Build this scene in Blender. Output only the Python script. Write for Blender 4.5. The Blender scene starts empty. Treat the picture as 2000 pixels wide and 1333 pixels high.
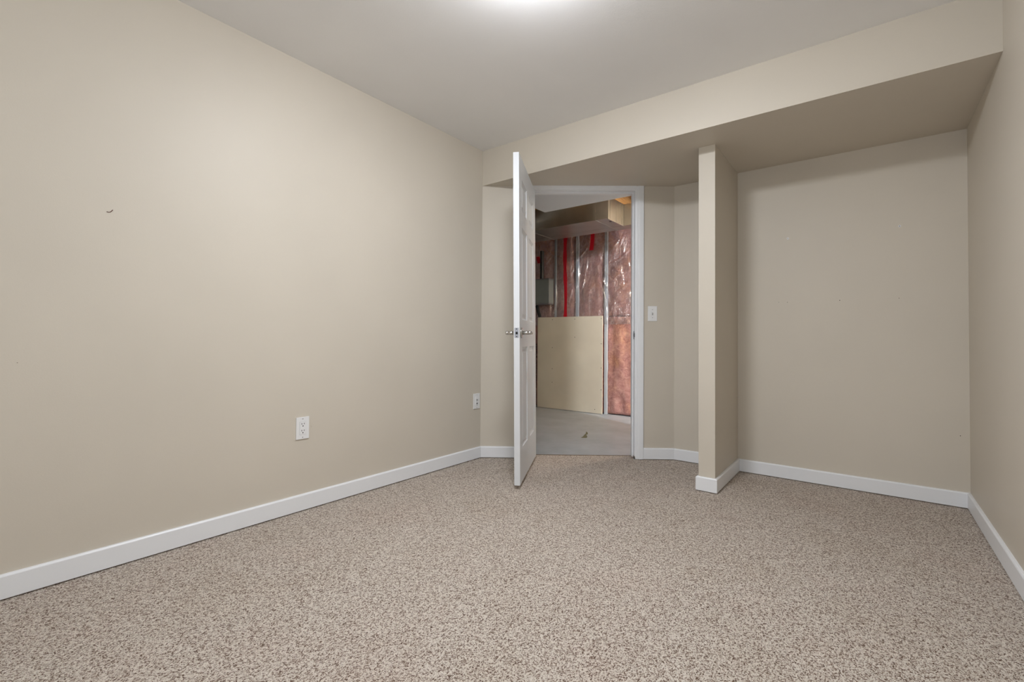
import bpy, bmesh, math, random
from mathutils import Vector, Matrix
from mathutils import noise as mnoise

random.seed(7)
scene = bpy.context.scene
COL = scene.collection

# ------------------------------------------------------------------ camera
EYE = 0.905
cam_d = bpy.data.cameras.new('camera')
cam = bpy.data.objects.new('camera', cam_d)
COL.objects.link(cam)
scene.camera = cam
YAW, PITCH, ROLL = 0.6549, 0.0182, 0.0079
cam.rotation_euler = (Matrix.Rotation(YAW, 3, 'Z') @ Matrix.Rotation(math.pi/2 + PITCH, 3, 'X')
                      @ Matrix.Rotation(ROLL, 3, 'Z')).to_euler()
cam.location = (0, 0, EYE)
cam_d.sensor_width = 36.0
cam_d.lens = 36.0 * 904.86 / 2000.0
cam_d.shift_x = 0.0
cam_d.shift_y = -19.62 / 2000.0
cam_d.clip_start = 0.02

# ------------------------------------------------------------------ world and exposure
world = bpy.data.worlds.new('world')
scene.world = world
world.use_nodes = True
world.node_tree.nodes['Background'].inputs[0].default_value = (0.8, 0.9, 1.0, 1)
world.node_tree.nodes['Background'].inputs[1].default_value = 0.3
scene.view_settings.view_transform = 'Standard'
scene.view_settings.look = 'None'
scene.view_settings.exposure = 0.09
scene.view_settings.gamma = 1.0
scene.view_settings.use_curve_mapping = False

DOME_STRENGTH = 150.0       # ceiling dome lamp of the bedroom
BULB_WATTS = 26.0
COOL_FILL_WATTS = 370.0          # added cool fill lamp, unseen at the far end of the utility room          # bare bulb of the utility room
WINDOW_FILL_WATTS = 21.0        # daylight through an unseen window added behind the camera for fill

# ------------------------------------------------------------------ room plan (metres, camera above the origin)
XL, Y1 = -2.3536, 2.6775
XR, Y2 = 0.4404, 3.5385
XC, XC2, YC = -0.7225, -0.8170, 2.9307
CX, CY = -1.1718, 3.5586
H, S = 2.3575, 2.0895
YB = -1.40
BB, BT = 0.0875, 0.0138
A = Vector((XL, Y1, 0)); B = Vector((CX, CY, 0))
DV = (B - A).normalized()
DN = Vector((DV.y, -DV.x, 0))           # towards the bedroom
U0, U1 = 0.390, 1.174                    # clear door opening along the slanted wall
WT = 0.112                               # its thickness
UY = 5.272                               # stud wall of the utility room
UZ = -0.012                              # concrete level

# ------------------------------------------------------------------ materials
def mat(name):
    m = bpy.data.materials.new(name)
    m.use_nodes = True
    nt = m.node_tree
    return m, nt, nt.nodes['Principled BSDF'], nt.nodes['Material Output']

def N(nt, t, **kw):
    n = nt.nodes.new(t)
    for k, v in kw.items():
        if isinstance(v, tuple) or k[0].isupper() or ' ' in k:
            n.inputs[k].default_value = v
        else:
            setattr(n, k, v)
    return n

def objcoord(nt, scale=(1, 1, 1)):
    tc = nt.nodes.new('ShaderNodeTexCoord')
    mp = nt.nodes.new('ShaderNodeMapping')
    mp.inputs['Scale'].default_value = scale
    nt.links.new(tc.outputs['Object'], mp.inputs['Vector'])
    return mp.outputs['Vector']

def ramp(nt, fac, stops, interp='LINEAR'):
    r = nt.nodes.new('ShaderNodeValToRGB')
    r.color_ramp.interpolation = interp
    el = r.color_ramp.elements
    while len(el) < len(stops):
        el.new(0.5)
    for e, (p, c) in zip(el, stops):
        e.position = p
        e.color = (c[0], c[1], c[2], 1)
    nt.links.new(fac, r.inputs['Fac'])
    return r.outputs['Color']

def noise_tex(nt, vec, scale, detail=4, rough=0.5, dist=0.0):
    n = nt.nodes.new('ShaderNodeTexNoise')
    n.inputs['Scale'].default_value = scale
    n.inputs['Detail'].default_value = detail
    n.inputs['Roughness'].default_value = rough
    n.inputs['Distortion'].default_value = dist
    nt.links.new(vec, n.inputs['Vector'])
    return n.outputs['Fac']

def bump(nt, bsdf, height, strength, dist=0.001):
    b = nt.nodes.new('ShaderNodeBump')
    b.inputs['Strength'].default_value = strength
    b.inputs['Distance'].default_value = dist
    nt.links.new(height, b.inputs['Height'])
    nt.links.new(b.outputs['Normal'], bsdf.inputs['Normal'])

def mixc(nt, fac, a, b, mode='MIX'):
    m = nt.nodes.new('ShaderNodeMix')
    m.data_type = 'RGBA'
    m.blend_type = mode
    for k, v in ((0, fac), (6, a), (7, b)):
        if isinstance(v, (int, float)):
            m.inputs[k].default_value = v
        elif isinstance(v, tuple):
            m.inputs[k].default_value = (v[0], v[1], v[2], 1)
        else:
            nt.links.new(v, m.inputs[k])
    return m.outputs[2]

def paint(name, col, rough, bscale=230, bstr=0.25, var=0.03, spec=0.35):
    m, nt, p, o = mat(name)
    v = objcoord(nt)
    c = ramp(nt, noise_tex(nt, v, 1.3, 3), [(0.3, tuple(x*(1-var) for x in col)), (0.7, tuple(x*(1+var) for x in col))])
    nt.links.new(c, p.inputs['Base Color'])
    p.inputs['Roughness'].default_value = rough
    p.inputs['Specular IOR Level'].default_value = spec
    if bstr:
        bump(nt, p, noise_tex(nt, v, bscale, 2), bstr, 0.0006)
    return m

M_WALL = paint('beige_wall_paint', (0.635, 0.578, 0.492), 0.50)
M_CEIL = paint('ceiling_paint', (0.88, 0.875, 0.87), 0.85, 160, 0.5)
M_TRIM = paint('white_trim_paint', (0.84, 0.85, 0.87), 0.35, 60, 0.05, 0.01, 0.4)
M_DOOR = paint('white_door_paint', (0.70, 0.715, 0.735), 0.42, 90, 0.1, 0.01, 0.4)
M_PLASTIC = paint('white_plastic', (0.84, 0.84, 0.84), 0.25, 60, 0.0, 0.0, 0.5)
M_GREYPLASTIC = paint('grey_plastic', (0.42, 0.42, 0.42), 0.35, 60, 0.0, 0.0, 0.5)
M_DARK = paint('dark_hole', (0.012, 0.012, 0.012), 0.6, 60, 0.0, 0.0, 0.2)
M_HOLE = paint('brown_hole', (0.05, 0.035, 0.025), 0.7, 60, 0.0, 0.0, 0.2)
M_SCUFF = paint('dark_red_nick', (0.10, 0.035, 0.025), 0.7, 60, 0.0, 0.0, 0.2)
M_FAINT = paint('faint_pencil_mark', (0.36, 0.31, 0.25), 0.6, 60, 0.0, 0.0, 0.2)
M_BLACK = paint('black_plastic_pipe', (0.018, 0.016, 0.016), 0.4, 60, 0.0, 0.0, 0.4)
M_SPACKLE = paint('pale_filler', (0.66, 0.60, 0.51), 0.6, 60, 0.0, 0.0, 0.2)

def metal(name, col, rough, spangle=0.0, scale=30):
    m, nt, p, o = mat(name)
    p.inputs['Metallic'].default_value = 1.0
    v = objcoord(nt)
    if spangle:
        f = noise_tex(nt, v, scale, 5, 0.6)
        c = ramp(nt, f, [(0.3, tuple(x*(1-spangle) for x in col)), (0.7, tuple(min(1, x*(1+spangle)) for x in col))])
        nt.links.new(c, p.inputs['Base Color'])
        r = nt.nodes.new('ShaderNodeMapRange')
        r.inputs['To Min'].default_value = rough*0.85
        r.inputs['To Max'].default_value = rough*1.15
        nt.links.new(f, r.inputs['Value'])
        nt.links.new(r.outputs['Result'], p.inputs['Roughness'])
        pass
    else:
        p.inputs['Base Color'].default_value = (*col, 1)
        p.inputs['Roughness'].default_value = rough
    return m

M_NICKEL = metal('satin_nickel', (0.55, 0.54, 0.52), 0.22)
M_STEEL = metal('latch_steel', (0.30, 0.30, 0.32), 0.38)
M_GALV = metal('galvanised_steel', (0.46, 0.44, 0.40), 0.34, 0.10, 6)
M_BOXMETAL = metal('dull_grey_metal', (0.30, 0.33, 0.32), 0.42, 0.04, 12)
M_BOXMETAL.node_tree.nodes['Principled BSDF'].inputs['Metallic'].default_value = 0.7
M_FOIL = metal('crinkled_foil', (0.70, 0.70, 0.70), 0.16, 0.1, 15)
M_STUD = paint('pale_steel_stud', (0.52, 0.56, 0.60), 0.4, 40, 0.0, 0.05, 0.5)

def carpet_mat():
    m, nt, p, o = mat('speckled_beige_carpet')
    v = objcoord(nt)
    vs = objcoord(nt, (1.15, 0.85, 1))
    warp = nt.nodes.new('ShaderNodeTexNoise')
    warp.inputs['Scale'].default_value = 120
    nt.links.new(vs, warp.inputs['Vector'])
    add = nt.nodes.new('ShaderNodeVectorMath'); add.operation = 'MULTIPLY_ADD'
    nt.links.new(warp.outputs['Color'], add.inputs[0])
    add.inputs[1].default_value = (0.006, 0.006, 0)
    nt.links.new(vs, add.inputs[2])
    vor = nt.nodes.new('ShaderNodeTexVoronoi')
    vor.inputs['Scale'].default_value = 250
    nt.links.new(add.outputs[0], vor.inputs['Vector'])
    sep = nt.nodes.new('ShaderNodeSeparateColor')
    nt.links.new(vor.outputs['Color'], sep.inputs[0])
    f1 = noise_tex(nt, v, 300, 3, 0.7)
    mm = nt.nodes.new('ShaderNodeMath'); mm.operation = 'MULTIPLY_ADD'
    nt.links.new(sep.outputs[0], mm.inputs[0]); mm.inputs[1].default_value = 0.36
    nt.links.new(f1, mm.inputs[2])
    big = noise_tex(nt, v, 75, 4, 0.75)
    m2 = nt.nodes.new('ShaderNodeMath'); m2.operation = 'MULTIPLY_ADD'
    nt.links.new(big, m2.inputs[0]); m2.inputs[1].default_value = 0.34
    nt.links.new(mm.outputs[0], m2.inputs[2])
    c = ramp(nt, m2.outputs[0], [(0.60, (0.080, 0.040, 0.025)), (0.70, (0.28, 0.190, 0.140)),
                                 (0.79, (0.58, 0.475, 0.395)), (0.94, (0.90, 0.82, 0.73))])
    tone = ramp(nt, noise_tex(nt, v, 2.2, 3, 0.6), [(0.3, (0.93, 0.91, 0.885)), (0.5, (1.0, 1.0, 1.0)), (0.7, (0.97, 0.94, 0.93))])
    c = mixc(nt, 1.0, c, tone, 'MULTIPLY')
    nt.links.new(c, p.inputs['Base Color'])
    p.inputs['Roughness'].default_value = 0.95
    p.inputs['Specular IOR Level'].default_value = 0.05
    h = nt.nodes.new('ShaderNodeMath'); h.operation = 'SUBTRACT'
    nt.links.new(f1, h.inputs[0]); nt.links.new(vor.outputs['Distance'], h.inputs[1])
    bump(nt, p, h.outputs[0], 0.8, 0.008)
    return m
M_CARPET = carpet_mat()

def concrete_mat():
    m, nt, p, o = mat('grey_concrete_slab')
    v = objcoord(nt)
    c = ramp(nt, noise_tex(nt, v, 3.5, 8, 0.65), [(0.3, (0.31, 0.34, 0.37)), (0.7, (0.42, 0.455, 0.49))])
    nt.links.new(c, p.inputs['Base Color'])
    p.inputs['Roughness'].default_value = 0.45
    bump(nt, p, noise_tex(nt, v, 40, 5), 0.15, 0.003)
    return m
M_CONC = concrete_mat()
M_STAIN = paint('olive_stain', (0.17, 0.165, 0.10), 0.8, 60, 0.0, 0.1, 0.2)

def insulation_mat():
    m, nt, p, o = mat('pink_fibreglass')
    v = objcoord(nt)
    f = noise_tex(nt, v, 16, 8, 0.72, 0.6)
    c = ramp(nt, f, [(0.28, (0.30, 0.13, 0.115)), (0.5, (0.50, 0.26, 0.235)), (0.72, (0.68, 0.42, 0.36))])
    yl = ramp(nt, noise_tex(nt, v, 4.0, 4, 0.6), [(0.45, (1, 1, 1)), (0.75, (1.05, 0.98, 0.72))])
    c = mixc(nt, 1.0, c, yl, 'MULTIPLY')
    nt.links.new(c, p.inputs['Base Color'])
    p.inputs['Roughness'].default_value = 0.95
    p.inputs['Specular IOR Level'].default_value = 0.1
    bump(nt, p, noise_tex(nt, v, 60, 6, 0.7), 0.7, 0.01)
    return m
M_INS = insulation_mat()

def poly_mat():
    m, nt, p, o = mat('clear_poly_sheet')
    nt.nodes.remove(p)
    tr = nt.nodes.new('ShaderNodeBsdfTransparent')
    tr.inputs['Color'].default_value = (0.90, 0.90, 0.92, 1)
    gl = nt.nodes.new('ShaderNodeBsdfGlossy')
    gl.inputs['Roughness'].default_value = 0.11
    gl.inputs['Color'].default_value = (0.95, 0.97, 1, 1)
    df = nt.nodes.new('ShaderNodeBsdfDiffuse')
    df.inputs['Color'].default_value = (0.75, 0.77, 0.82, 1)
    v = objcoord(nt)
    b = nt.nodes.new('ShaderNodeBump')
    b.inputs['Strength'].default_value = 0.9
    b.inputs['Distance'].default_value = 0.03
    vs = objcoord(nt, (1.6, 1, 0.6))
    nt.links.new(noise_tex(nt, vs, 9, 4, 0.6, 1.2), b.inputs['Height'])
    nt.links.new(b.outputs['Normal'], gl.inputs['Normal'])
    m1 = nt.nodes.new('ShaderNodeMixShader'); m1.inputs[0].default_value = 0.23
    nt.links.new(tr.outputs[0], m1.inputs[1]); nt.links.new(gl.outputs[0], m1.inputs[2])
    m2 = nt.nodes.new('ShaderNodeMixShader'); m2.inputs[0].default_value = 0.05
    nt.links.new(m1.outputs[0], m2.inputs[1]); nt.links.new(df.outputs[0], m2.inputs[2])
    nt.links.new(m2.outputs[0], o.inputs['Surface'])
    return m
M_POLY = poly_mat()

def tape_mat():
    m, nt, p, o = mat('red_sheathing_tape')
    p.inputs['Base Color'].default_value = (0.50, 0.010, 0.022, 1)
    p.inputs['Roughness'].default_value = 0.25
    return m
M_TAPE = tape_mat()

def wood_mat():
    m, nt, p, o = mat('joist_wood')
    v = objcoord(nt, (1, 0.15, 1))
    c = ramp(nt, noise_tex(nt, v, 30, 6, 0.6, 1.0), [(0.3, (0.30, 0.15, 0.05)), (0.7, (0.58, 0.34, 0.13))])
    nt.links.new(c, p.inputs['Base Color'])
    p.inputs['Roughness'].default_value = 0.7
    return m
M_WOOD = wood_mat()

def board_mat():
    m, nt, p, o = mat('drywall_sheet_paper')
    v = objcoord(nt)
    c = ramp(nt, noise_tex(nt, v, 3, 4), [(0.3, (0.66, 0.60, 0.49)), (0.7, (0.72, 0.66, 0.54))])
    sc = noise_tex(nt, objcoord(nt, (9, 1, 3)), 5, 6, 0.75, 1.5)
    scr = ramp(nt, sc, [(0.66, (1, 1, 1)), (0.72, (0.86, 0.85, 0.83))])
    c = mixc(nt, 1.0, c, scr, 'MULTIPLY')
    nt.links.new(c, p.inputs['Base Color'])
    p.inputs['Roughness'].default_value = 0.8
    return m
M_BOARD = board_mat()

def emit(name, col, strength):
    m, nt, p, o = mat(name)
    p.inputs['Base Color'].default_value = (0.9, 0.9, 0.9, 1)
    p.inputs['Emission Color'].default_value = (*col, 1)
    p.inputs['Emission Strength'].default_value = strength
    return m
M_DOME = emit('lit_frosted_glass', (0.95, 0.985, 1.04), DOME_STRENGTH)
M_BULB = emit('lit_bulb_glass', (1.0, 0.80, 0.55), 60)

# ------------------------------------------------------------------ mesh helpers
def new_obj(name, bm, m, parent=None, smooth=False, recalc=True, mats=None):
    if recalc:
        bmesh.ops.recalc_face_normals(bm, faces=bm.faces[:])
    me = bpy.data.meshes.new(name)
    bm.to_mesh(me)
    bm.free()
    for mm in (mats or [m]):
        me.materials.append(mm)
    if smooth:
        for p in me.polygons:
            p.use_smooth = True
    o = bpy.data.objects.new(name, me)
    COL.objects.link(o)
    if parent:
        o.parent = parent
    return o

def tag(o, label=None, cat=None, group=None, kind=None):
    if label: o['label'] = label
    if cat: o['category'] = cat
    if group: o['group'] = group
    if kind: o['kind'] = kind
    return o

def empty(name, loc=(0, 0, 0), rot=(0, 0, 0), mtx=None):
    o = bpy.data.objects.new(name, None)
    COL.objects.link(o)
    o.empty_display_size = 0.05
    if mtx is not None:
        o.matrix_world = mtx
    else:
        o.location = loc
        o.rotation_euler = rot
    return o

def prism(bm, pts, z0, z1, mi=0):
    """vertical prism over a plan polygon; z0/z1 numbers"""
    lo = [bm.verts.new((p[0], p[1], z0)) for p in pts]
    hi = [bm.verts.new((p[0], p[1], z1)) for p in pts]
    n = len(pts)
    fs = [bm.faces.new(lo[::-1]), bm.faces.new(hi)]
    for i in range(n):
        fs.append(bm.faces.new((lo[i], lo[(i+1) % n], hi[(i+1) % n], hi[i])))
    for f in fs:
        f.material_index = mi

def box(bm, a, b, bev=0.0, mtx=None):
    x0, y0, z0 = a; x1, y1, z1 = b
    t = bmesh.new()
    v = [t.verts.new(c) for c in ((x0, y0, z0), (x1, y0, z0), (x1, y1, z0), (x0, y1, z0),
                                  (x0, y0, z1), (x1, y0, z1), (x1, y1, z1), (x0, y1, z1))]
    for q in ((0, 3, 2, 1), (4, 5, 6, 7), (0, 1, 5, 4), (1, 2, 6, 5), (2, 3, 7, 6), (3, 0, 4, 7)):
        t.faces.new([v[i] for i in q])
    bmesh.ops.recalc_face_normals(t, faces=t.faces[:])
    if bev:
        bmesh.ops.bevel(t, geom=t.edges[:], offset=bev, segments=2, profile=0.7, affect='EDGES')
    if mtx is not None:
        bmesh.ops.transform(t, matrix=mtx, verts=t.verts[:])
    merge(bm, t)

def merge(bm, t):
    me = bpy.data.meshes.new('tmp')
    t.to_mesh(me)
    t.free()
    bm.from_mesh(me)
    bpy.data.meshes.remove(me)

def lathe(bm, prof, seg=40, mtx=None, closed=True):
    """revolve (r,z) profile around Z"""
    t = bmesh.new()
    rings = []
    for r, z in prof:
        if r < 1e-6:
            rings.append([t.verts.new((0, 0, z))])
        else:
            rings.append([t.verts.new((r*math.cos(2*math.pi*k/seg), r*math.sin(2*math.pi*k/seg), z)) for k in range(seg)])
    for a, b in zip(rings, rings[1:]):
        for k in range(seg):
            k2 = (k+1) % seg
            if len(a) == 1 and len(b) == 1: continue
            if len(a) == 1: t.faces.new((a[0], b[k], b[k2]))
            elif len(b) == 1: t.faces.new((a[k], a[k2], b[0]))
            else: t.faces.new((a[k], a[k2], b[k2], b[k]))
    if mtx is not None:
        bmesh.ops.transform(t, matrix=mtx, verts=t.verts[:])
    merge(bm, t)

def tube(bm, pts, rad, seg=16, caps=True):
    """swept tube through points; rad number or function of index"""
    pts = [Vector(p) for p in pts]
    rings = []
    up = Vector((0, 0, 1))
    for i, p in enumerate(pts):
        d = (pts[min(i+1, len(pts)-1)] - pts[max(i-1, 0)]).normalized()
        ref = up if abs(d.dot(up)) < 0.9 else Vector((1, 0, 0))
        s = d.cross(ref).normalized(); w = s.cross(d)
        r = rad(i) if callable(rad) else rad
        rings.append([bm.verts.new(p + s*(r*math.cos(2*math.pi*k/seg)) + w*(r*math.sin(2*math.pi*k/seg))) for k in range(seg)])
    for a, b in zip(rings, rings[1:]):
        for k in range(seg):
            bm.faces.new((a[k], a[(k+1) % seg], b[(k+1) % seg], b[k]))
    if caps:
        bm.faces.new(rings[0][::-1]); bm.faces.new(rings[-1])

def struct(name, bm, m, label, parent=None, **kw):
    o = new_obj(name, bm, m, parent, **kw)
    return tag(o, label, name.split('_')[0].split('.')[0], kind='structure')

def wp(u, off=0.0):
    """plan point on the slanted door wall"""
    p = A + DV*u + DN*off
    return (p.x, p.y)

# ------------------------------------------------------------------ bedroom shell
bm = bmesh.new()
prism(bm, [(XL-0.11, YB-0.1), (XL, YB-0.1), (XL, Y1), wp(0, -0.0), (XL-0.11, Y1+0.05)], UZ, H)
struct('wall_left', bm, M_WALL, 'long beige painted wall on the left side of the room')
bm = bmesh.new()
prism(bm, [(XR, YB-0.1), (XR+0.12, YB-0.1), (XR+0.12, Y2+0.12), (XR, Y2+0.12)], UZ, H)
struct('wall_right', bm, M_WALL, 'beige painted wall along the right edge of the picture')
bm = bmesh.new()
prism(bm, [(XC, Y2), (XR, Y2), (XR, Y2+0.12), (XC, Y2+0.12)], UZ, S)
struct('wall_alcove', bm, M_WALL, 'beige back wall of the shallow alcove, dotted with small screw holes')
bm = bmesh.new()
LB = (B - A).length
kx = WT*math.tan(math.radians(36.706/2))
prism(bm, [(CX, CY), (XC2, CY), (XC2, CY+WT), (CX-kx, CY+WT)], UZ, S)
struct('wall_nook', bm, M_WALL, 'narrow beige wall between the slanted door wall and the partition')
bm = bmesh.new()
prism(bm, [(XC2, YC), (XC, YC), (XC, Y2+0.1), (XC2, Y2+0.1)], UZ, S)
struct('wall_partition', bm, M_WALL, 'short beige partition wall standing between door and alcove')
bm = bmesh.new()
prism(bm, [wp(0), wp(U0-0.02), wp(U0-0.02, -WT), wp(-0.05, -WT)], UZ, S)
prism(bm, [wp(U1+0.02), wp(LB), (CX-kx, CY+WT), wp(U1+0.02, -WT)], UZ, S)
prism(bm, [wp(U0-0.02), wp(U1+0.02), wp(U1+0.02, -WT), wp(U0-0.02, -WT)], 2.078, S)
struct('wall_door', bm, M_WALL, 'beige wall set at an angle around the open doorway')
bm = bmesh.new()
prism(bm, [(XL-0.02, Y1), (XR, Y1), (XR, 3.578), (XL-0.02, 3.578)], S, H)
struct('wall_bulkhead', bm, M_WALL, 'boxed beige bulkhead dropped below the ceiling over door and alcove')
bm = bmesh.new()
prism(bm, [(XL-0.11, YB-0.1), (XR+0.12, YB-0.1), (XR+0.12, 3.578), (XL-0.11, 3.578)], H, H+0.1)
struct('ceiling', bm, M_CEIL, 'pale textured ceiling of the bedroom')
bm = bmesh.new()
prism(bm, [wp(0.07, -WT-0.001), wp(1.350, -WT-0.001), (XL-0.02, 3.578)], S-0.002, S)
struct('ceiling_soffit', bm, paint('grey_white_primer', (0.74, 0.75, 0.77), 0.7, 160, 0.3), 'pale grey unpainted underside of the bulkhead seen through the doorway')
# rear wall, with an unseen window added behind the camera for fill light
WX0, WX1, WZ0, WZ1 = -0.95, 0.25, 1.05, 2.0
bm = bmesh.new()
box(bm, (XL, YB-0.1, UZ), (WX0, YB, H)); box(bm, (WX1, YB-0.1, UZ), (XR, YB, H))
box(bm, (WX0, YB-0.1, UZ), (WX1, YB, WZ0)); box(bm, (WX0, YB-0.1, WZ1), (WX1, YB, H))
struct('wall_rear', bm, M_WALL, 'beige wall behind the viewer with an added window opening')
win = tag(empty('fill_window_1', ((WX0+WX1)/2, YB-0.05, WZ0)), 'unseen window added behind the viewer for fill light', 'window', kind='structure')
hw = (WX1-WX0)/2; hh = WZ1-WZ0
bm = bmesh.new()
for a, b in (((-hw, -.03, 0), (hw, .03, .05)), ((-hw, -.03, hh-.05), (hw, .03, hh)), ((-hw, -.03, .05), (-hw+.05, .03, hh-.05)), ((hw-.05, -.03, .05), (hw, .03, hh-.05)), ((-.025, -.03, .05), (.025, .03, hh-.05))):
    box(bm, a, b)
new_obj('fill_window_frame', bm, M_TRIM, win)
lw = bpy.data.lights.new('fill_daylight', 'AREA')  # fill lamp set in the added window
lw.shape = 'RECTANGLE'; lw.size = WX1-WX0-0.1; lw.size_y = hh-0.1
lw.energy = WINDOW_FILL_WATTS; lw.color = (0.86, 0.93, 1.0)
ol = bpy.data.objects.new('fill_daylight', lw); COL.objects.link(ol)
ol.location = ((WX0+WX1)/2, YB-0.09, (WZ0+WZ1)/2)
ol.rotation_euler = (math.radians(90), 0, 0)       # faces +Y, into the room

# carpet and slab
bm = bmesh.new()
prism(bm, [(XL, YB), (XR, YB), (XR, Y2), (XC, Y2), (XC, YC), (XC2, YC), (XC2, CY), (CX, CY), wp(U1), wp(U1, -0.10), wp(U0, -0.10), wp(U0), (XL, Y1)], UZ, 0.0)
struct('floor', bm, M_CARPET, 'beige and brown speckled carpet covering the bedroom floor')
bm = bmesh.new()
box(bm, (-4.6, YB-0.1, -0.15), (0.75, 5.5, UZ))
struct('floor_utility', bm, M_CONC, 'bare grey concrete slab beyond the doorway')
bm = bmesh.new()
pp = [Vector(wp(U0+0.002, -0.098)).to_3d(), Vector(wp(U1-0.002, -0.098)).to_3d(), Vector(wp(U1-0.002, -0.108)).to_3d(), Vector(wp(U0+0.002, -0.108)).to_3d()]
prism(bm, pp, UZ, 0.003)
struct('trim_threshold', bm, paint('brown_tack_strip', (0.20, 0.15, 0.10), 0.7), 'thin brown strip where the carpet meets the concrete')

# ------------------------------------------------------------------ baseboards (mitred profile sweep)
def offset_path(pts, d):
    out = []
    n = len(pts)
    for i in range(n):
        p = Vector(pts[i])
        dirs = []
        if i > 0: dirs.append((p - Vector(pts[i-1])).normalized())
        if i < n-1: dirs.append((Vector(pts[i+1]) - p).normalized())
        ns = [Vector((q.y, -q.x)) for q in dirs]
        if len(ns) == 1:
            out.append(p + ns[0]*d)
        else:
            m = (ns[0] + ns[1]).normalized()
            out.append(p + m*(d/m.dot(ns[0])))
    return out

BPROF = [(0.0, 0.005), (BT-0.001, 0.005), (BT, 0.0065), (BT, BB-0.007), (BT-0.001, BB-0.0045), (BT-0.004, BB-0.0008), (BT-0.006, BB), (0.0, BB)]
def baseboards(pts, segs):
    offs = [offset_path(pts, d) for d, z in BPROF]
    for i, (name, label) in segs.items():
        bm = bmesh.new()
        ra = [bm.verts.new((offs[k][i].x, offs[k][i].y, BPROF[k][1])) for k in range(len(BPROF))]
        rb = [bm.verts.new((offs[k][i+1].x, offs[k][i+1].y, BPROF[k][1])) for k in range(len(BPROF))]
        n = len(BPROF)
        for k in range(n):
            bm.faces.new((ra[k], ra[(k+1) % n], rb[(k+1) % n], rb[k]))
        bm.faces.new(ra[::-1]); bm.faces.new(rb)
        struct(name, bm, M_TRIM, label)

CW = 0.066
baseboards([(XL, YB), (XL, Y1), wp(U0-CW)], {
    0: ('baseboard_left', 'white baseboard running the length of the left wall'),
    1: ('baseboard_door', 'short white baseboard between left corner and open door')})
baseboards([wp(U1+CW), (CX, CY), (XC2, CY), (XC2, YC), (XC, YC), (XC, Y2), (XR, Y2), (XR, YB)], {
    0: ('baseboard_switch', 'short white baseboard right of the door casing, under the light switch'),
    1: ('baseboard_nook', 'short white baseboard half hidden behind the partition'),
    2: ('baseboard_partition_left', 'white baseboard on the far side of the partition'),
    3: ('baseboard_partition_end', 'white baseboard wrapping the narrow end of the partition'),
    4: ('baseboard_partition_right', 'white baseboard on the alcove side of the partition'),
    5: ('baseboard_alcove', 'white baseboard along the alcove back wall'),
    6: ('baseboard_right', 'white baseboard along the right wall')})

# ------------------------------------------------------------------ door frame
FR = Matrix.Translation(A) @ Matrix(((DV.x, -DN.x, 0, 0), (DV.y, -DN.y, 0, 0), (0, 0, 1, 0), (0, 0, 0, 1)))
# local frame: +x along wall, +y away from the bedroom (into the wall), z up
frame = tag(empty('trim_1', mtx=FR), 'white jamb and casing around the open doorway', 'door frame', kind='structure')
HEAD = 2.056
bm = bmesh.new()
box(bm, (U0-0.02, -0.001, 0.002), (U0, WT+0.001, HEAD+0.02))
box(bm, (U1, -0.001, 0.022), (U1+0.02, WT+0.001, HEAD+0.02))
box(bm, (U0, -0.001, HEAD), (U1, WT+0.001, HEAD+0.02))
new_obj('jamb', bm, M_TRIM, frame)
bm = bmesh.new()
box(bm, (U0, 0.040, 0.012), (U0+0.011, 0.078, HEAD), 0.001)
box(bm, (U1-0.011, 0.040, 0.012), (U1, 0.078, HEAD), 0.001)
box(bm, (U0+0.011, 0.040, HEAD-0.011), (U1-0.011, 0.078, HEAD), 0.001)
new_obj('door_stop', bm, M_TRIM, frame)
def casing(x0, x1, side):
    b = bmesh.new()
    # side=+1: inner edge at x0; profile steps towards the outer edge
    w = x1-x0
    cuts = [(0, 0.006), (0.010, 0.009), (0.016, 0.009), (0.020, 0.0125), (0.030, 0.0145), (w-0.004, 0.0155), (w, 0.012), (w, 0.0)]
    pr = [(0, 0)] + cuts
    lo = []; hi = []
    for d, t in pr:
        x = x0+d if side > 0 else x1-d
        lo.append(b.verts.new((x, -t-0.0005, 0.004))); hi.append(b.verts.new((x, -t-0.0005, S-0.0005)))
    n = len(pr)
    for k in range(n):
        b.faces.new((lo[k], lo[(k+1) % n], hi[(k+1) % n], hi[k]))
    b.faces.new(lo); b.faces.new(hi)
    return b
new_obj('casing', casing(U1+0.005, U1+CW, 1), M_TRIM, frame)
new_obj('casing', casing(U0-CW, U0-0.005, -1), M_TRIM, frame)
bm = bmesh.new()
z0c = HEAD+0.005
pr = [(z0c, 0.0), (z0c, 0.006), (z0c+0.008, 0.009), (z0c+0.011, 0.009), (z0c+0.014, 0.0125), (z0c+0.020, 0.0145), (S-0.0005, 0.0148), (S-0.0005, 0.0)]
ra = [bm.verts.new((U0-0.005, -t-0.0005, z)) for z, t in pr]; rb = [bm.verts.new((U1+0.006, -t-0.0005, z)) for z, t in pr]
for k in range(len(pr)):
    bm.faces.new((ra[k], ra[(k+1) % len(pr)], rb[(k+1) % len(pr)], rb[k]))
bm.faces.new(ra); bm.faces.new(rb)
new_obj('casing', bm, M_TRIM, frame)
bm = bmesh.new()
box(bm, (U1-0.0015, 0.010, 0.915), (U1+0.001, 0.036, 0.975), 0.0005)
box(bm, (U1-0.0025, -0.002, 0.930), (U1+0.001, 0.012, 0.960), 0.0005)
sp = new_obj('strike_plate', bm, M_STEEL, frame); sp['label'] = 'small steel strike plate'
bm = bmesh.new()
box(bm, (U1-0.0019, 0.017, 0.932), (U1-0.0012, 0.030, 0.958))
new_obj('strike_hole', bm, M_DARK, sp)

# ------------------------------------------------------------------ door leaf
LW, LT, LZ0, LZ1 = 0.752, 0.0355, 0.025, 2.050
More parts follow.
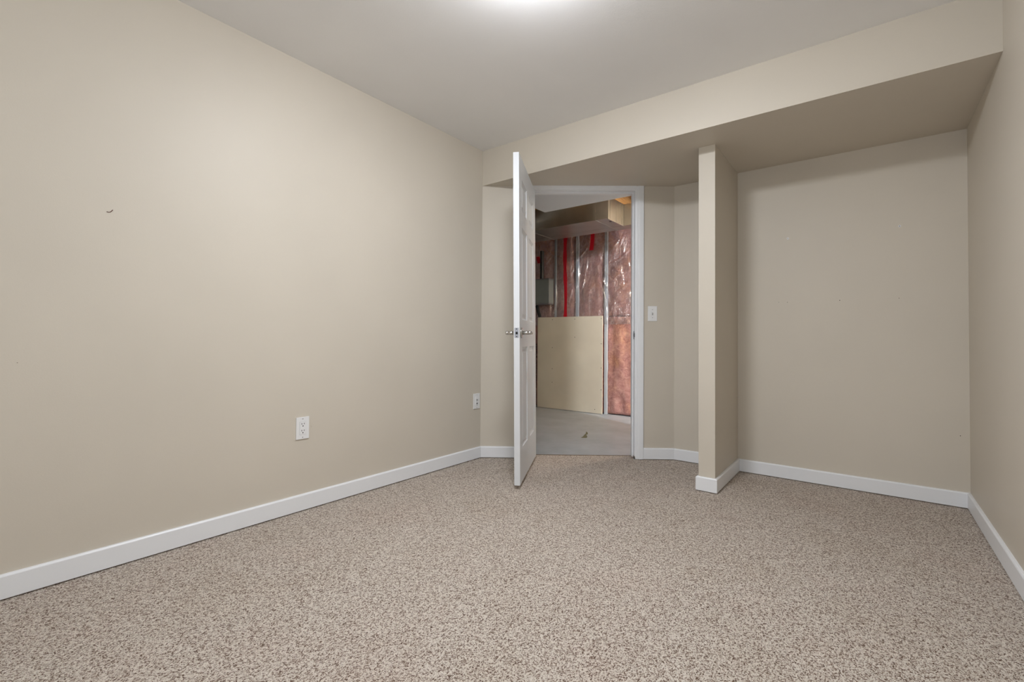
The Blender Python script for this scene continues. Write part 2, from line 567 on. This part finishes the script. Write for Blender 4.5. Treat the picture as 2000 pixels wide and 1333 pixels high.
# pivot frame: +x from hinge to free edge, +y towards the face seen from the camera
PIV = A + DV*(U0+0.002) + DN*0.004
ddir = Vector((0.4573, -0.8893, 0)).normalized()
dnor = Vector((-ddir.y, ddir.x, 0))
TILT = 0.0115
DM = Matrix.Translation(PIV) @ Matrix(((ddir.x, dnor.x, 0, 0), (ddir.y, dnor.y, 0, 0), (0, 0, 1, 0), (0, 0, 0, 1)))
DM = DM @ Matrix.Rotation(TILT, 4, 'X')
door = tag(empty('door_1', mtx=DM), 'white six panel door standing open into the room', 'door', kind='structure')

def door_slab():
    bm = bmesh.new()
    xs = [0, 0.108, 0.328, 0.429, 0.649, LW]
    zs = [LZ0, 0.235, 0.858, 1.030, 1.612, 1.715, 1.912, LZ1]
    panels = {(i, j) for i in (1, 3) for j in (1, 3, 5)}
    for y, flip in ((0.0, True), (LT, False)):
        grid = [[bm.verts.new((x, y, z)) for z in zs] for x in xs]
        for i in range(len(xs)-1):
            for j in range(len(zs)-1):
                q = [grid[i][j], grid[i+1][j], grid[i+1][j+1], grid[i][j+1]]
                if not flip: q = q[::-1]
                if (i, j) not in panels:
                    bm.faces.new(q); continue
                sgn = 1 if flip else -1
                cur = q
                cx = [v.co.x for v in q]; cz = [v.co.z for v in q]
                x0, x1, z0, z1 = min(cx), max(cx), min(cz), max(cz)
                for ins, dep in ((0.002, 0.003), (0.014, 0.0120), (0.021, 0.0120), (0.036, 0.0030)):
                    nxt = []
                    for v in q:
                        nx = x0+ins if abs(v.co.x-x0) < 1e-6 else x1-ins
                        nz = z0+ins if abs(v.co.z-z0) < 1e-6 else z1-ins
                        nxt.append(bm.verts.new((nx, y+sgn*dep, nz)))
                    for k in range(4):
                        bm.faces.new((cur[k], cur[(k+1) % 4], nxt[(k+1) % 4], nxt[k]))
                    cur = nxt
                bm.faces.new(cur)
    bm.verts.ensure_lookup_table()
    # rim
    def rim(vs0, vs1):
        for k in range(len(vs0)-1):
            bm.faces.new((vs0[k], vs0[k+1], vs1[k+1], vs1[k]))
    allv = {}
    for v in bm.verts:
        allv.setdefault((round(v.co.x, 5), round(v.co.y, 5), round(v.co.z, 5)), v)
    g = lambda x, y, z: allv[(round(x, 5), round(y, 5), round(z, 5))]
    for x in (0, LW):
        rim([g(x, 0.0, z) for z in zs], [g(x, LT, z) for z in zs])
    for z in (LZ0, LZ1):
        rim([g(x, 0.0, z) for x in xs], [g(x, LT, z) for x in xs])
    return bm
new_obj('door_slab', door_slab(), M_DOOR, door)
HZ = 0.945          # lever height
XH = LW-0.062
bm = bmesh.new()
box(bm, (LW-0.0005, 0.005, HZ-0.030), (LW+0.0012, LT-0.005, HZ+0.030), 0.0004)
lp = new_obj('latch_plate', bm, M_STEEL, door)
bm = bmesh.new()
box(bm, (LW+0.001, 0.0125, HZ-0.009), (LW+0.008, 0.024, HZ+0.006), 0.002)
new_obj('latch_bolt', bm, M_DARK, lp)
bm = bmesh.new()
for zz in (HZ-0.023, HZ+0.023):
    lathe(bm, [(0.0, 0.0006), (0.0032, 0.0005), (0.0036, 0)], 12, Matrix.Translation((LW+0.0012, LT/2, zz)) @ Matrix.Rotation(math.pi/2, 4, 'Y'))
new_obj('screw', bm, M_DARK, lp)
def lever(side):
    R = Matrix.Translation((XH, LT if side > 0 else 0.0, HZ)) @ Matrix.Rotation(-math.pi/2*side, 4, 'X')
    h = empty('door_handle'); h.parent = door
    bm = bmesh.new()
    lathe(bm, [(0.0, 0.0), (0.0325, 0.0), (0.0325, 0.004), (0.030, 0.008), (0.018, 0.0105), (0.0, 0.0105)], 40, R)
    new_obj('rose', bm, M_NICKEL, h, smooth=True)
    s = side; y0 = LT if s > 0 else 0.0
    bm = bmesh.new()
    tube(bm, [(XH, y0+s*0.009, HZ), (XH, y0+s*0.030, HZ), (XH, y0+s*0.050, HZ)], 0.0115, 20)
    pts = [(XH+0.012, y0+s*0.052, HZ), (XH, y0+s*0.054, HZ+0.0005), (XH-0.03, y0+s*0.054, HZ+0.001), (XH-0.07, y0+s*0.053, HZ+0.001), (XH-0.105, y0+s*0.050, HZ), (XH-0.118, y0+s*0.046, HZ)]
    rr = [0.009, 0.0125, 0.011, 0.0095, 0.0095, 0.008]
    tube(bm, pts, lambda i: rr[i], 20)
    new_obj('lever', bm, M_NICKEL, h, smooth=True)
lever(1); lever(-1)
for k, z in enumerate((0.22, 1.04, 1.84)):
    bm = bmesh.new()
    tube(bm, [(-0.002, -0.006, z-0.045), (-0.002, -0.006, z+0.045)], 0.006, 14)
    box(bm, (-0.001, 0.0, z-0.045), (0.0, 0.032, z+0.045))
    new_obj('hinge', bm, M_STEEL, door)

# ------------------------------------------------------------------ wall plates
def plate_body(parent, w=0.070, h=0.115):
    bm = bmesh.new()
    box(bm, (-w/2, -0.006, -h/2), (w/2, 0.0, h/2), 0.0025)
    return new_obj('cover_plate', bm, M_PLASTIC, parent)

def screws(parent, zs):
    for z in zs:
        bm = bmesh.new()
        lathe(bm, [(0.0, 0.0012), (0.0028, 0.0009), (0.0034, 0)], 16, Matrix.Translation((0, -0.0058, z)) @ Matrix.Rotation(math.pi/2, 4, 'X'))
        box(bm, (-0.0026, -0.0075, z-0.0004), (0.0026, -0.0068, z+0.0004))
        new_obj('screw', bm, M_GREYPLASTIC, parent)

def face_frame(px, py, pz, normal):
    """frame whose -y points along the wall normal into the room"""
    n = Vector(normal).normalized()
    yx = -n
    xx = yx.cross(Vector((0, 0, 1))).normalized()
    m = Matrix(((xx.x, yx.x, 0, px), (xx.y, yx.y, 0, py), (0, 0, 1, pz), (0, 0, 0, 1)))
    return m

# duplex outlet on the left wall
out = tag(empty('electrical_outlet', mtx=face_frame(XL, 1.266, 0.432, (1, 0, 0))),
          'white duplex outlet low in the middle of the left wall', 'outlet')
plate_body(out)
bm = bmesh.new(); box(bm, (-0.0165, -0.0078, -0.0335), (0.0165, -0.005, 0.0335), 0.001)
ins = new_obj('receptacle', bm, M_PLASTIC, out)
bm = bmesh.new()
for zc in (0.0185, -0.0165):
    box(bm, (-0.0078, -0.0081, zc-0.0005), (-0.0052, -0.0076, zc+0.0085))
    box(bm, (0.0052, -0.0081, zc+0.0005), (0.0078, -0.0076, zc+0.0085))
    lathe(bm, [(0.0, 0.0004), (0.0030, 0.0004), (0.0030, 0)], 14, Matrix.Translation((0.0, -0.0078, zc-0.0075)) @ Matrix.Rotation(math.pi/2, 4, 'X'))
new_obj('socket_slots', bm, M_DARK, ins)
bm = bmesh.new()
for a, b in (((-0.0172, -0.0062, -0.0342), (0.0172, -0.0058, -0.0336)), ((-0.0172, -0.0062, 0.0336), (0.0172, -0.0058, 0.0342)), ((-0.0172, -0.0062, -0.0342), (-0.0166, -0.0058, 0.0342)), ((0.0166, -0.0062, -0.0342), (0.0172, -0.0058, 0.0342))):
    box(bm, a, b)
new_obj('seam', bm, M_GREYPLASTIC, ins)
screws(out, (0.048, -0.048))

# jack plate beside the corner
jk = tag(empty('jack_plate', mtx=face_frame(XL, 2.627, 0.436, (1, 0, 0))),
         'white wall plate with round jack and dark port beside the left corner', 'wall plate')
plate_body(jk)
bm = bmesh.new(); box(bm, (-0.0165, -0.0078, -0.0335), (0.0165, -0.005, 0.0335), 0.001)
ins = new_obj('insert', bm, M_PLASTIC, jk)
bm = bmesh.new()
Rj = Matrix.Translation((0, -0.0078, 0.010)) @ Matrix.Rotation(math.pi/2, 4, 'X')
lathe(bm, [(0.0, 0.008), (0.0035, 0.008), (0.0042, 0.0075), (0.0042, 0.0), (0.006, 0.0)], 18, Rj)
new_obj('coax_jack', bm, M_GREYPLASTIC, ins)
bm = bmesh.new()
box(bm, (-0.005, -0.0086, -0.022), (0.001, -0.0076, -0.013)); box(bm, (0.0035, -0.0086, -0.0215), (0.008, -0.0076, -0.0125))
box(bm, (-0.001, -0.0086, -0.031), (0.005, -0.0076, -0.0275))
new_obj('port', bm, M_DARK, ins)
screws(jk, (0.048, -0.048))

# toggle switch right of the door
pc = A + DV*1.3075
sw = tag(empty('light_switch', mtx=face_frame(pc.x, pc.y, 1.110, DN)),
         'white toggle light switch to the right of the doorway', 'light switch')
plate_body(sw)
bm = bmesh.new(); box(bm, (-0.0052, -0.0066, -0.012), (0.0052, -0.0055, 0.012), 0.0003)
tg = new_obj('toggle_slot', bm, M_GREYPLASTIC, sw)
bm = bmesh.new(); box(bm, (-0.0045, -0.019, -0.001), (0.0045, -0.005, 0.009), 0.0012, Matrix.Rotation(math.radians(-22), 4, 'X'))
new_obj('toggle', bm, M_PLASTIC, tg)
screws(sw, (0.030, -0.030))

# ------------------------------------------------------------------ little things left in the walls
def disc(bm, r, y, mtx=None, seg=18):
    lathe(bm, [(0.0, y), (r*0.9, y), (r, 0.0)], seg, Matrix.Rotation(math.pi/2, 4, 'X'))
for x, z, lab in ((-0.417, 1.589, 'white ringed screw anchor in the alcove wall, the one nearer the partition'),
                  (0.152, 1.590, 'white ringed screw anchor in the alcove wall, the one nearer the right wall')):
    a = tag(empty('wall_anchor', (x, Y2, z)), lab, 'wall anchor', 'plastic anchors in the alcove wall')
    bm = bmesh.new(); lathe(bm, [(0.0024, 0.0), (0.0024, 0.0012), (0.0058, 0.0012), (0.0066, 0.0)], 20, Matrix.Rotation(math.pi/2, 4, 'X'))
    new_obj('anchor_ring', bm, M_PLASTIC, a)
    bm = bmesh.new(); disc(bm, 0.0024, 0.0006)
    new_obj('anchor_hole', bm, M_DARK, a)
for x, z, r, lab in ((-0.471, 1.167, 0.0016, 'tiny screw hole furthest left in the lower row on the alcove wall'),
                     (-0.421, 1.165, 0.0020, 'tiny screw hole above a faint smudge on the alcove wall'),
                     (-0.138, 1.165, 0.0026, 'darkest small screw hole, mid alcove wall, lower row'),
                     (0.147, 1.165, 0.0020, 'small screw hole in the lower row, below the right anchor'),
                     (0.402, 0.393, 0.0022, 'lone small hole low on the alcove wall near the right corner')):
    bm = bmesh.new(); disc(bm, r, 0.0007)
    o = new_obj('screw_hole', bm, M_HOLE, None)
    o.location = (x, Y2, z)
    tag(o, lab, 'hole', 'screw holes in the alcove wall')
# curved nick and pencil marks on the left wall
def stroke(name, pts, r, m, label, cat):
    bm = bmesh.new(); tube(bm, pts, r, 8)
    o = new_obj(name, bm, m)
    return tag(o, label, cat)
nk = [(XL+0.0008, 0.4615+dx, 1.397+dz) for dx, dz in ((0.0, -0.006), (0.006, -0.007), (0.011, -0.005), (0.015, 0.000), (0.018, 0.005))]
stroke('wall_nick', nk, 0.0013, M_SCUFF, 'small curved dark red nick high on the left wall', 'nick')
stroke('wall_smudge', [(XL+0.0006, 1.314, 0.437), (XL+0.0006, 1.318, 0.432), (XL+0.0006, 1.317, 0.427)], 0.0014, M_SPACKLE,
       'pale dab of filler just right of the duplex outlet', 'smudge')
bm = bmesh.new(); lathe(bm, [(0.0, 0.0006), (0.0018, 0.0)], 12, Matrix.Rotation(math.pi/2, 4, 'Y'))
o = new_obj('nail_hole', bm, M_FAINT); o.location = (XL, 0.233, 0.810)
tag(o, 'tiny pin mark low at the left edge of the left wall', 'hole')

# ------------------------------------------------------------------ bedroom ceiling lamp (just above the picture)
LX, LY = -0.95, 1.33
lamp = tag(empty('ceiling_light', (LX, LY, H)), 'frosted dome lamp on the middle of the bedroom ceiling', 'ceiling light')
bm = bmesh.new(); lathe(bm, [(0.0, 0.0), (0.152, 0.0), (0.155, -0.008), (0.152, -0.026), (0.146, -0.028), (0.145, -0.019), (0.0, -0.018)], 48)
new_obj('lamp_base', bm, M_NICKEL, lamp)
bm = bmesh.new()
prof = [(0.143*math.cos(t), -0.018 - 0.066*math.sin(t)) for t in [math.pi/2*k/10 for k in range(11)]]
lathe(bm, prof[:-1] + [(0.0, -0.084)], 48)
new_obj('lamp_shade', bm, M_DOME, lamp, smooth=True)

# ------------------------------------------------------------------ utility room shell
bm = bmesh.new(); box(bm, (-4.6, UY+0.095, UZ), (0.7, UY+0.20, 2.62))
struct('wall_utility_back', bm, M_CONC, 'foundation wall behind the pink insulation')
bm = bmesh.new(); box(bm, (-4.7, 1.9, UZ), (-4.6, UY+0.2, 2.62))
struct('wall_utility_left', bm, M_CONC, 'far side wall of the utility room')
bm = bmesh.new(); box(bm, (-4.6, 1.8, UZ), (XL-0.11, 1.9, 2.62))
struct('wall_utility_front', bm, M_BOARD, 'unfinished wall of the utility room backing the bedroom')
bm = bmesh.new(); box(bm, (0.60, Y2+0.12, UZ), (0.70, UY+0.095, 2.62))
struct('wall_utility_right', bm, M_BOARD, 'right hand wall of the utility room')
bm = bmesh.new(); box(bm, (-4.7, 1.8, 2.62), (0.7, UY+0.2, 2.66))
struct('ceiling_utility', bm, M_WOOD, 'wooden floor deck above the utility room')
for k in range(7):
    x = -4.1 + 0.406*k + 0.30
    bm = bmesh.new(); box(bm, (x, 3.60, 2.40), (x+0.038, UY+0.09, 2.62))
    o = struct('ceiling_joist', bm, M_WOOD, 'bare wooden joist over the utility room')
bm = bmesh.new()
gx, gy = 40, 30
vs = [[bm.verts.new((-2.9 + 1.6*i/gx, 4.2 + 1.1*j/gy, 2.56 + 0.05*mnoise.noise(Vector((i*0.4, j*0.4, 3))))) for j in range(gy+1)] for i in range(gx+1)]
for i in range(gx):
    for j in range(gy):
        bm.faces.new((vs[i][j], vs[i+1][j], vs[i+1][j+1], vs[i][j+1]))
o = new_obj('ceiling_insulation', bm, M_INS, recalc=False); tag(o, 'pink batts tucked between the joists above the duct', 'insulation', kind='stuff')

bm = bmesh.new(); box(bm, (-0.95, 3.672, UZ), (-0.85, 4.325, 2.62))  # unseen blocker added to give the cool fill lamp a shadow edge
struct('wall_light_blocker', bm, M_BOARD, 'added panel blocking the cool fill lamp, unseen right of the doorway')

# studs
studs = [(-3.755, 0.038, 'pale stud at the far left, mostly behind the metal box'),
         (-3.335, 0.022, 'narrow pale stud just right of the metal box'),
         (-3.008, 0.036, 'bluish white stud between the long red tape and the short red tape'),
         (-2.600, 0.036, 'bluish white stud running down past the edge of the drywall sheet'),
         (-2.190, 0.036, 'pale stud hidden by the right door jamb')]
for x, w, lab in studs[:4]:
    bm = bmesh.new(); box(bm, (x, UY, UZ), (x+w, UY+0.089, 2.60), 0.001)
    tag(new_obj('wall_stud', bm, M_STUD), lab, 'stud', 'studs of the utility wall')

def batt(x0, x1, z0, z1, lab, seed):
    bm = bmesh.new()
    nx = max(4, int((x1-x0)/0.012)); nz = int((z1-z0)/0.02)
    fr = []
    for i in range(nx+1):
        col = []
        for j in range(nz+1):
            x = x0+(x1-x0)*i/nx; z = z0+(z1-z0)*j/nz
            e = min(i, nx-i)/nx*2
            ez = min(j, nz-j)*0.02
            y = UY + 0.026 - 0.018*min(1, e*2.2)*min(1, 0.4+ez/0.03) + 0.014*mnoise.noise(Vector((x*9+seed, z*6, seed)))
            col.append(bm.verts.new((x, y, z)))
        fr.append(col)
    for i in range(nx):
        for j in range(nz):
            bm.faces.new((fr[i][j], fr[i+1][j], fr[i+1][j+1], fr[i][j+1]))
    # sides and back
    per = [fr[i][0] for i in range(nx+1)] + [fr[nx][j] for j in range(1, nz+1)] + [fr[i][nz] for i in range(nx-1, -1, -1)] + [fr[0][j] for j in range(nz-1, 0, -1)]
    bk = [bm.verts.new((v.co.x, UY+0.088, v.co.z)) for v in per]
    n = len(per)
    for k in range(n):
        bm.faces.new((per[k], per[(k+1) % n], bk[(k+1) % n], bk[k]))
    bm.faces.new(bk)
    o = new_obj('insulation_batt', bm, M_INS, smooth=True)
    tag(o, lab, 'insulation', 'pink insulation batts between the studs')
batt(-3.716, -3.336, 0.0, 2.45, 'pink insulation batt behind the metal box', 1.0)
batt(-3.312, -3.009, 0.0, 2.45, 'pink insulation batt behind the long red tape', 2.0)
batt(-2.971, -2.601, 0.0, 2.45, 'pink insulation batt between the two bluish studs', 3.0)
batt(-2.563, -2.10, 1.197, 2.45, 'upper pink insulation batt beside the right door jamb', 4.0)
batt(-2.563, -2.10, 0.0, 1.194, 'lower pink insulation batt, bare down to the concrete, by the door jamb', 5.0)

# poly vapour barrier with wrinkles
bm = bmesh.new()
nx, nz = 340, 230
PX0, PX1, PZ0, PZ1 = -3.95, -2.02, 1.10, 2.42
random.seed(11)
folds = []
# long creases seen through the doorway: (x, z, angle from horizontal, length, depth)
for x, z, ang, ln, am in ((-2.84, 1.86, 1.45, 0.10, 0.016), (-2.89, 1.62, 1.25, 0.10, 0.013), (-2.93, 1.98, 0.75, 0.10, 0.014), (-2.96, 1.72, 1.55, 0.16, 0.014),
                          (-2.55, 1.70, -0.75, 0.07, 0.018), (-2.60, 1.62, -1.0, 0.06, 0.016), (-2.45, 1.66, 0.8, 0.05, 0.016), (-2.42, 1.76, -0.4, 0.05, 0.014),
                          (-2.36, 1.92, 0.6, 0.16, 0.010), (-2.33, 1.55, 0.65, 0.16, 0.010), (-2.36, 2.12, 1.2, 0.06, 0.016), (-2.44, 2.08, 0.9, 0.06, 0.014),
                          (-2.34, 1.38, 0.5, 0.12, 0.008), (-3.10, 1.63, 0.3, 0.05, 0.014), (-3.06, 1.78, 1.1, 0.05, 0.012), (-3.07, 1.50, 1.3, 0.07, 0.012),
                          (-3.30, 1.45, 1.5, 0.20, 0.014), (-3.45, 1.95, 0.7, 0.12, 0.014), (-3.35, 2.05, -0.6, 0.10, 0.012), (-2.66, 1.95, -1.1, 0.12, 0.012)):
    folds.append((x, z, ang, ln, am, 0.013))
for k in range(22):
    folds.append((random.uniform(PX0, PX1), random.uniform(1.25, 2.2), random.uniform(0.5, 1.9), random.uniform(0.05, 0.14), random.uniform(0.006, 0.013), random.uniform(0.012, 0.022)))
folds = [(fx, fz, math.cos(an), math.sin(an), ln, am, sg) for fx, fz, an, ln, am, sg in folds]
grid = []
for i in range(nx+1):
    col = []
    for j in range(nz+1):
        x = PX0+(PX1-PX0)*i/nx; z = PZ0+(PZ1-PZ0)*j/nz
        d = 0.006*mnoise.noise(Vector((x*7, z*3, 1.7))) + 0.004*mnoise.noise(Vector((x*16+z*9, z*8, 4.1)))
        for fx, fz, ca, sa, ln, am, sg in folds:
            dx, dz = x-fx, z-fz
            a = dx*ca + dz*sa; b = dx*sa - dz*ca + 0.9*a*a
            e = (a/ln)**2 + (b/sg)**2
            if e < 12:
                d += am*math.exp(-e)
        col.append(bm.verts.new((x, UY-0.016-d, z)))
    grid.append(col)
for i in range(nx):
    for j in range(nz):
        bm.faces.new((grid[i][j], grid[i+1][j], grid[i+1][j+1], grid[i][j+1]))
o = new_obj('vapour_barrier', bm, M_POLY, smooth=True, recalc=False)
tag(o, 'shiny wrinkled clear plastic sheet stretched over the pink insulation', 'plastic sheet')

# red tape strips
def strip(pts, lab, y=UY-0.042):
    bm = bmesh.new()
    f = []; k = []
    for z, x, w in pts:
        f.append((bm.verts.new((x-w/2, y, z)), bm.verts.new((x+w/2, y, z))))
        k.append((bm.verts.new((x-w/2, y+0.0012, z)), bm.verts.new((x+w/2, y+0.0012, z))))
    for a in range(len(pts)-1):
        bm.faces.new((f[a][0], f[a][1], f[a+1][1], f[a+1][0]))
        bm.faces.new((k[a][0], k[a+1][0], k[a+1][1], k[a][1]))
        for s in (0, 1):
            bm.faces.new((f[a][s], f[a+1][s], k[a+1][s], k[a][s]))
    bm.faces.new((f[0][0], k[0][0], k[0][1], f[0][1])); bm.faces.new((f[-1][0], f[-1][1], k[-1][1], k[-1][0]))
    tag(new_obj('red_tape', bm, M_TAPE), lab, 'tape', 'red tape on the plastic sheet')
pts = []
for k in range(41):
    z = 1.17 + 1.25*k/40
    w = 0.050 - 0.016*math.exp(-((z-1.42)/0.08)**2) + 0.006*math.sin(z*23)
    x = -3.150 + 0.008*math.sin(z*5.5) + 0.010*(z-1.2) - 0.008*(z-2.0)
    pts.append((z, x, w))
strip(pts, 'long wavy red tape strip running down to the drywall sheet')
strip([(2.04, -2.765, 0.055), (2.10, -2.757, 0.055), (2.2, -2.748, 0.052), (2.35, -2.742, 0.05)], 'short red tape strip hanging from under the duct')
strip([(1.95, -3.56, 0.05), (2.0, -3.57, 0.06), (2.04, -3.58, 0.05)], 'small red tape patch above the metal box')

# drywall sheet
bm = bmesh.new()
top = 1.205
nn = 30
x0, x1 = -3.567, -2.600
lo = [(x0+(x1-x0)*k/nn, UZ+0.004+ (0.006*abs(mnoise.noise(Vector((k*0.9, 2, 1)))) if k % 3 else 0.0)) for k in range(nn+1)]
outl = lo + [(x1, top), (x0, top)]
yb, yf = UY-0.040, UY-0.053
va = [bm.verts.new((x, yf, z)) for x, z in outl]; vb = [bm.verts.new((x, yb, z)) for x, z in outl]
bm.faces.new(va); bm.faces.new(vb[::-1])
for k in range(len(outl)):
    bm.faces.new((va[k], va[(k+1) % len(outl)], vb[(k+1) % len(outl)], vb[k]))
board = new_obj('drywall_sheet', bm, M_BOARD)
tag(board, 'loose beige drywall sheet screwed to the lower studs beyond the door', 'drywall sheet')
for x, z in ((-3.33, 1.172), (-2.99, 1.172), (-2.615, 1.172), (-2.99, 0.94), (-2.615, 0.86), (-2.615, 0.56), (-3.33, 0.80), (-3.33, 0.52), (-2.615, 0.29), (-3.33, 0.34), (-2.70, 0.02+0.02)):
    bm = bmesh.new(); lathe(bm, [(0.0, 0.0012), (0.0045, 0.001), (0.005, 0.0)], 12, Matrix.Translation((x, yf, z)) @ Matrix.Rotation(math.pi/2, 4, 'X'))
    new_obj('screw', bm, M_HOLE, board)

# main trunk duct
DY0, DY1, DZ0, DZ1, DXR = 4.15, 4.63, 2.10, 2.325, -2.012
duct = tag(empty('supply_duct', (DXR, DY0, DZ0)), 'big galvanised rectangular duct under the utility ceiling', 'duct')
L = Matrix.Translation((-DXR, -DY0, -DZ0))
bm = bmesh.new(); box(bm, (-4.4, DY0, DZ0), (DXR, 4.52, DZ1), 0.003, L)
new_obj('trunk', bm, M_GALV, duct)
bm = bmesh.new(); box(bm, (-4.4, 4.523, DZ0), (-1.3, DY1+0.04, DZ1), 0.003, L)
new_obj('branch', bm, M_GALV, duct)
bm = bmesh.new()
for y in (4.19, 4.33, 4.44, 4.49):
    box(bm, (DXR, y, DZ0+0.005), (DXR+0.004, y+0.006, DZ1-0.01), 0.001, L)
box(bm, (DXR-0.006, DY0-0.006, DZ0-0.006), (DXR+0.006, DY0+0.006, DZ1+0.002), 0.001, L)
box(bm, (DXR-0.006, DY0, DZ0-0.008), (DXR+0.004, 4.52, DZ0), 0.001, L)
new_obj('seam', bm, M_GALV, duct)
for x, y in ((-2.05, 4.28), (-2.98, 4.45)):
    bm = bmesh.new(); lathe(bm, [(0.0, -0.001), (0.014, -0.001), (0.014, 0.0)], 16, L @ Matrix.Translation((x, y, DZ0)))
    new_obj('screw_hole', bm, M_DARK, duct)

for x in (-2.98, -2.17):
    bm = bmesh.new(); box(bm, (x, DY0-0.0035, DZ0), (x+0.025, DY0-0.001, 2.40), 0, L); box(bm, (x, DY1+0.041, DZ0), (x+0.025, DY1+0.0435, 2.40), 0, L); box(bm, (x, DY0-0.0035, DZ0-0.003), (x+0.025, DY1+0.0435, DZ0-0.0005), 0, L)
    new_obj('hanger_strap', bm, M_GALV, duct)

# foil flex duct at upper left
bm = bmesh.new()
n = 90
pts = [Vector((-3.32, 4.02, 2.13)).lerp(Vector((-2.48, 3.88, 2.53)), k/n) for k in range(n+1)]
tube(bm, pts, lambda i: 0.085 + 0.006*math.sin(i*1.4) + 0.006*mnoise.noise(Vector((i*0.6, 0, 0))), 28)
for v in bm.verts:
    v.co += Vector((0, 1, 1))*0.006*mnoise.noise(v.co*28)
o = new_obj('flex_duct', bm, M_FOIL, smooth=True)
tag(o, 'crinkled silver foil flexible duct in front of the big duct', 'duct')

# metal box with pipe
bx = tag(empty('metal_air_box', (-3.50, UY-0.185, 1.36)), 'dull grey metal box mounted on the studs, left through the doorway', 'metal box')
bm = bmesh.new(); box(bm, (-0.26, -0.0, 0.02), (0.195, 0.12, 0.34), 0.004)
new_obj('box_body', bm, M_BOXMETAL, bx)
bm = bmesh.new(); box(bm, (-0.26, -0.006, 0.335), (0.200, 0.12, 0.350), 0.002)
f = new_obj('flange', bm, M_STEEL, bx); f['label'] = 'brighter folded metal lip'
bm = bmesh.new(); box(bm, (-0.26, -0.006, 0.008), (0.192, 0.12, 0.022), 0.002)
f = new_obj('flange', bm, M_STEEL, bx); f['label'] = 'brighter folded metal lip'
bm = bmesh.new(); lathe(bm, [(0.0, 0.010), (0.022, 0.010), (0.028, 0.004), (0.028, 0.0)], 24, Matrix.Translation((-0.09, 0, 0.17)) @ Matrix.Rotation(math.pi/2, 4, 'X'))
new_obj('port_cap', bm, M_STEEL, bx)
bm = bmesh.new(); tube(bm, [(-3.475, UY-0.095, 1.712), (-3.475, UY-0.095, 2.098)], 0.026, 20)
o = new_obj('vent_pipe', bm, M_BLACK, smooth=False)
tag(o, 'black pipe rising from the metal box to the duct', 'pipe')
bm = bmesh.new(); tube(bm, [(-3.56, UY-0.085, 1.366), (-3.54, UY-0.085, 1.29), (-3.505, UY-0.09, 1.215)], 0.022, 16)
o = new_obj('drain_pipe', bm, M_BLACK)
tag(o, 'short black pipe stub under the metal box', 'pipe')
bm = bmesh.new()
n = 220
tube(bm, [(-3.605, UY-0.055, UZ+0.002+0.86*k/n) for k in range(n+1)], lambda i: 0.019 + 0.006*(1 if (i % 6) < 3 else -1), 14)
o = new_obj('corrugated_hose', bm, M_BLACK)
tag(o, 'black ribbed hose standing at the left edge of the drywall sheet', 'hose')

# olive stain on the concrete
bm = bmesh.new()
cx0 = Vector((-2.16, 3.99))
for (a, b, w0, w1) in (((-2.11, 3.87), (-2.17, 4.00), 0.030, 0.008), ((-2.17, 4.00), (-2.185, 4.06), 0.009, 0.012), ((-2.185, 4.06), (-2.235, 4.14), 0.010, 0.003)):
    p, q = Vector(a), Vector(b)
    d = (q-p).normalized(); s = Vector((0.8, 0.6))
    m1 = p.lerp(q, 0.5) + s*0.006
    pts = [p - s*w0, p + s*w0*0.8, m1 + s*(w0+w1)/2, q + s*w1, q - s*w1, p.lerp(q, 0.45) - s*(w0+w1)/2.4]
    prism(bm, [(v.x, v.y) for v in pts], UZ, UZ+0.0008)
o = new_obj('floor_stain', bm, M_STAIN)
tag(o, 'small olive stain streak on the concrete beyond the doorway', 'stain')

# bare bulb in the utility room (hidden by the door wall)
bl = tag(empty('light_bulb', (-1.20, 4.25, 2.40)), 'bare bulb in a porcelain holder in the utility room', 'light bulb')
bm = bmesh.new(); lathe(bm, [(0.0, 0.22), (0.05, 0.22), (0.05, 0.0), (0.028, -0.03), (0.0, -0.03)], 28)
new_obj('lamp_holder', bm, M_PLASTIC, bl)
bm = bmesh.new(); lathe(bm, [(0.014, -0.03), (0.016, -0.045), (0.028, -0.07), (0.031, -0.088), (0.026, -0.106), (0.014, -0.117), (0.0, -0.120)], 24)
new_obj('bulb_glass', bm, M_BULB, bl, smooth=True)
pl = bpy.data.lights.new('bulb_glow', 'POINT'); pl.energy = BULB_WATTS; pl.color = (1.0, 0.88, 0.72); pl.shadow_soft_size = 0.035
po = bpy.data.objects.new('bulb_glow', pl); COL.objects.link(po); po.location = (-1.20, 4.25, 2.24)

# unseen cool lamp added at the right end to brighten the stud wall
b2 = tag(empty('light_bulb', (0.42, 3.80, 2.40)), 'added cool fill bulb, unseen at the right end of the utility room', 'light bulb')
bm = bmesh.new(); lathe(bm, [(0.0, 0.22), (0.05, 0.22), (0.05, 0.0), (0.028, -0.03), (0.0, -0.03)], 28)
new_obj('lamp_holder', bm, M_PLASTIC, b2)
bm = bmesh.new(); lathe(bm, [(0.014, -0.03), (0.016, -0.045), (0.028, -0.07), (0.031, -0.088), (0.026, -0.106), (0.014, -0.117), (0.0, -0.120)], 24)
new_obj('bulb_glass', bm, emit('cool_fill_lamp_glass', (0.9, 0.95, 1.0), 60), b2, smooth=True)
pl = bpy.data.lights.new('cool_fill_glow', 'POINT'); pl.energy = COOL_FILL_WATTS; pl.color = (0.88, 0.94, 1.0); pl.shadow_soft_size = 0.035
po = bpy.data.objects.new('cool_fill_glow', pl); COL.objects.link(po); po.location = (0.42, 3.80, 2.24)
